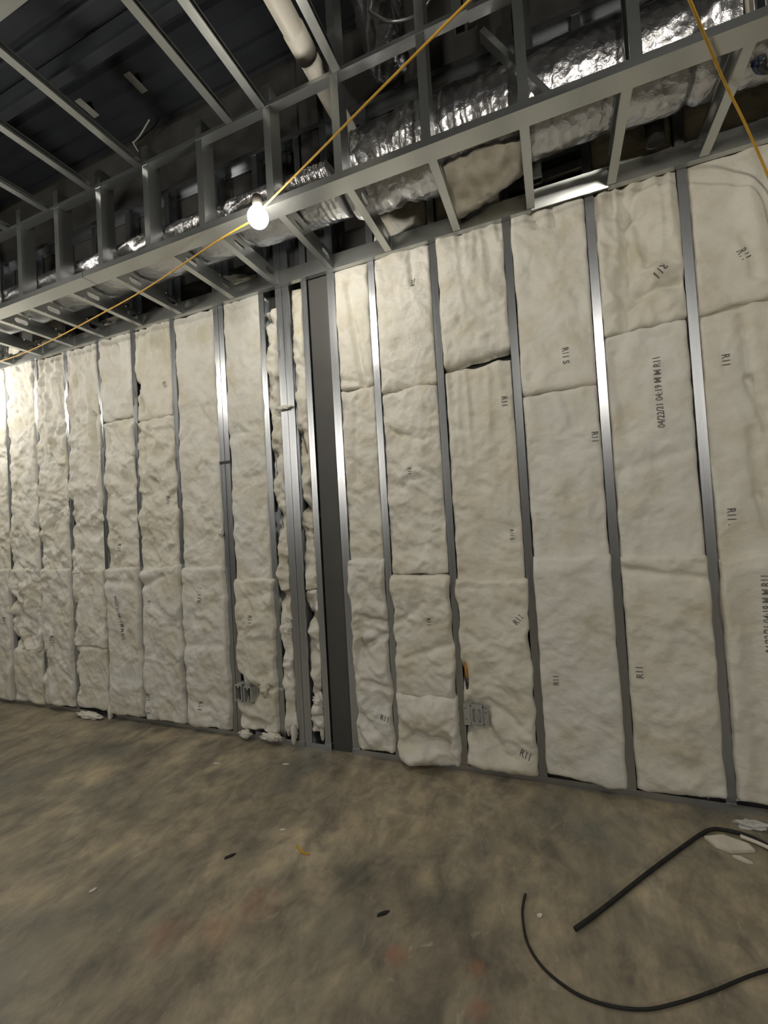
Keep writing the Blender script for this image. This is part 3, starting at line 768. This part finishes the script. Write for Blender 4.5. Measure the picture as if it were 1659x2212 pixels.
t = thing('outlet_box', 'empty metal outlet box fixed to the stud, left of a pair', 'outlet box', (-2.120,-.045,.275), 'twin outlet boxes')
outlet_box(t, 0.0, .062, 0, .112, -.018, .07)
t = thing('outlet_box', 'empty metal outlet box standing right of its twin', 'outlet box', (-2.046,-.045,.275), 'twin outlet boxes')
outlet_box(t, 0.0, .066, -.008, .106, -.018, .07)
MB().box(.015,.05,-.02,.03,.106,.128).build('cable_clamp', ZINC, t)
t = thing('outlet_box', 'square metal junction box with raised ring fixed to a stud', 'outlet box', (-.548,-.040,.285))
MB().box(0,.135,-.004,0,-.004,.112).build('mounting_bracket', ZINC, t)
outlet_box(t, .042, .104, .012, .102, -.014, .04)
MB().box(.036,.110,-.008,-.004,.102,.108).build('plaster_ring', ZINC, t); MB().box(.036,.110,-.008,-.004,.006,.012).build('plaster_ring', ZINC, t)
MB().box(.036,.042,-.008,-.004,.006,.108).build('plaster_ring', ZINC, t); MB().box(.104,.110,-.008,-.004,.006,.108).build('plaster_ring', ZINC, t)
for sx, sz in ((.012,.09),(.012,.03),(.122,.10),(.122,.075)):
    MB().lathe([(.005,0),(.005,.003)], 10, Matrix.Translation((sx,-.004,sz)) @ Matrix.Rotation(math.pi/2, 4, 'X')).build('screw', STEEL, t)
t = thing('cable_stub', 'orange cable with dark end running down beside the stud', 'cable', (-.527,-.012,.47))
MB().tube(spline([(-.006,.02,.17),(.0,.004,.12),(.004,0,.06)], 6), .011, 10).build('orange_sheath', ORANGE, t, True)
MB().tube([(.004,0,.062),(.006,0,.0)], .0125, 10).build('dark_connector', BLACKP, t, True)
tag(MB().box(-1.862,-1.762,-.006,-.003,.352,.372).build('steel_bracket', ZINC), 'short flat steel bracket strap crossing a stud edge', 'bracket')

# ------------------------------------------------------------------ things on the floor
tag(MB().tube([(p[0],p[1],.0085) for p in spline([(-.03,-.853,0),(.061,-.746,0),(.243,-.518,0),(.413,-.314,0),(.487,-.228,0),(.535,-.182,0),(.583,-.166,0),(.664,-.176,0),(.724,-.219,0),(.90,-.40,0),(1.15,-.75,0),(1.2,-1.0,0)], 8)], .0076, 10).build('black_cable', BLACK, None, True),
    'thick black cable with a cut end lying straight on the floor', 'cable')
tag(MB().tube([(p[0],p[1],.0055) for p in spline([(-.198,-.756,0),(-.203,-.80,0),(-.201,-.858,0),(-.179,-.95,0),(-.127,-1.02,0),(-.042,-1.066,0),(.044,-1.074,0),(.139,-1.055,0),(.228,-1.009,0),(.336,-.939,0),(.507,-.82,0),(.80,-.66,0)], 8)], .0044, 10).build('black_cable', BLACK, None, True),
    'thin black cable curving in an open loop on the floor', 'cable')
def slab(name, m_, poly, z0, z1, label, cat, group=None):
    mb = MB(); mb.prism(poly, z1-z0, None, z0)
    tag(mb.build(name, m_), label, cat, group)
slab('drywall_scrap', GYPC, [(.500,-.238),(.527,-.282),(.576,-.302),(.664,-.270),(.652,-.236),(.575,-.205)], .001, .013, 'flat pale drywall scrap on the floor beside the black cable', 'scrap')
slab('drywall_chip', GYPC, [(.572,-.322),(.60,-.318),(.632,-.345),(.612,-.348),(.588,-.335)], .001, .009, 'small pale chip on the floor in front of the drywall scrap', 'scrap')
tag(MB().tube([(p[0],p[1],.012) for p in spline([(.64,-.196,0),(.69,-.222,0),(.73,-.252,0),(.80,-.31,0)], 6)], .008, 8).build('foam_strip', GYPC, None, True), 'thin white strip lying along the black cable', 'scrap')
def crumple(label, x, y, sx, sy, sz, seed, m_):
    bm = bmesh.new(); bmesh.ops.create_icosphere(bm, subdivisions=3, radius=1)
    for v in bm.verts:
        n = v.co.normalized(); d = 1+.55*float(fbm(n.x*3+seed, n.y*3+n.z*2, seed, 3))
        v.co = Vector((n.x*sx*d, n.y*sy*d, max(n.z, -.3)*sz*d + sz*.3))
    me = bpy.data.meshes.new('plastic_scrap'); bm.to_mesh(me); bm.free()
    tag(link('plastic_scrap', me, m_, None, (x,y,.001)), label, 'scrap', 'plastic scraps by the wall')
crumple('shiny crumpled clear plastic scrap by the wall foot, left one', .715, -.095, .06, .03, .016, 4, PLASTIC)
crumple('shiny crumpled clear plastic scrap by the wall foot, right one', .82, -.10, .05, .035, .02, 6, PLASTIC)
slab('yellow_sliver', YELLOW, [(-1.178,-.795),(-1.172,-.787),(-1.135,-.810),(-1.096,-.818),(-1.097,-.825),(-1.14,-.819)], .001, .005, 'thin yellow sliver lying on the concrete floor', 'scrap')
for i, (x, y, a, l_, m_, lb) in enumerate([(-1.43,-.93,.9,.05,BLACK,'tiny dark sliver on the floor left of the yellow one'),(-.68,-.99,.7,.05,BLACK,'tiny dark sliver on the floor right of the yellow one'),
        (-1.30,-.72,.4,.03,GYPC,'white crumb on the floor left of the yellow sliver'),(-1.85,-1.25,1.2,.03,GYPC,'white crumb on the floor at the lower left'),(-.145,-.83,.6,.022,GYPC,'white crumb on the floor beside the cable ends'),(-1.62,-.22,.3,.04,GYPC,'pale flake on the floor below the doubled stud'),(-2.05,-.33,.2,.05,GYPC,'pale flake on the floor below the twin boxes')]):
    c, s_ = math.cos(a), math.sin(a)
    poly = [(x+c*u-s_*v, y+s_*u+c*v) for u, v in ((-l_/2,-.004),(l_*.1,-.007),(l_/2,0),(l_*.2,.006),(-l_*.4,.005))]
    slab('floor_chip', m_, poly, .001, .006, lb, 'scrap')
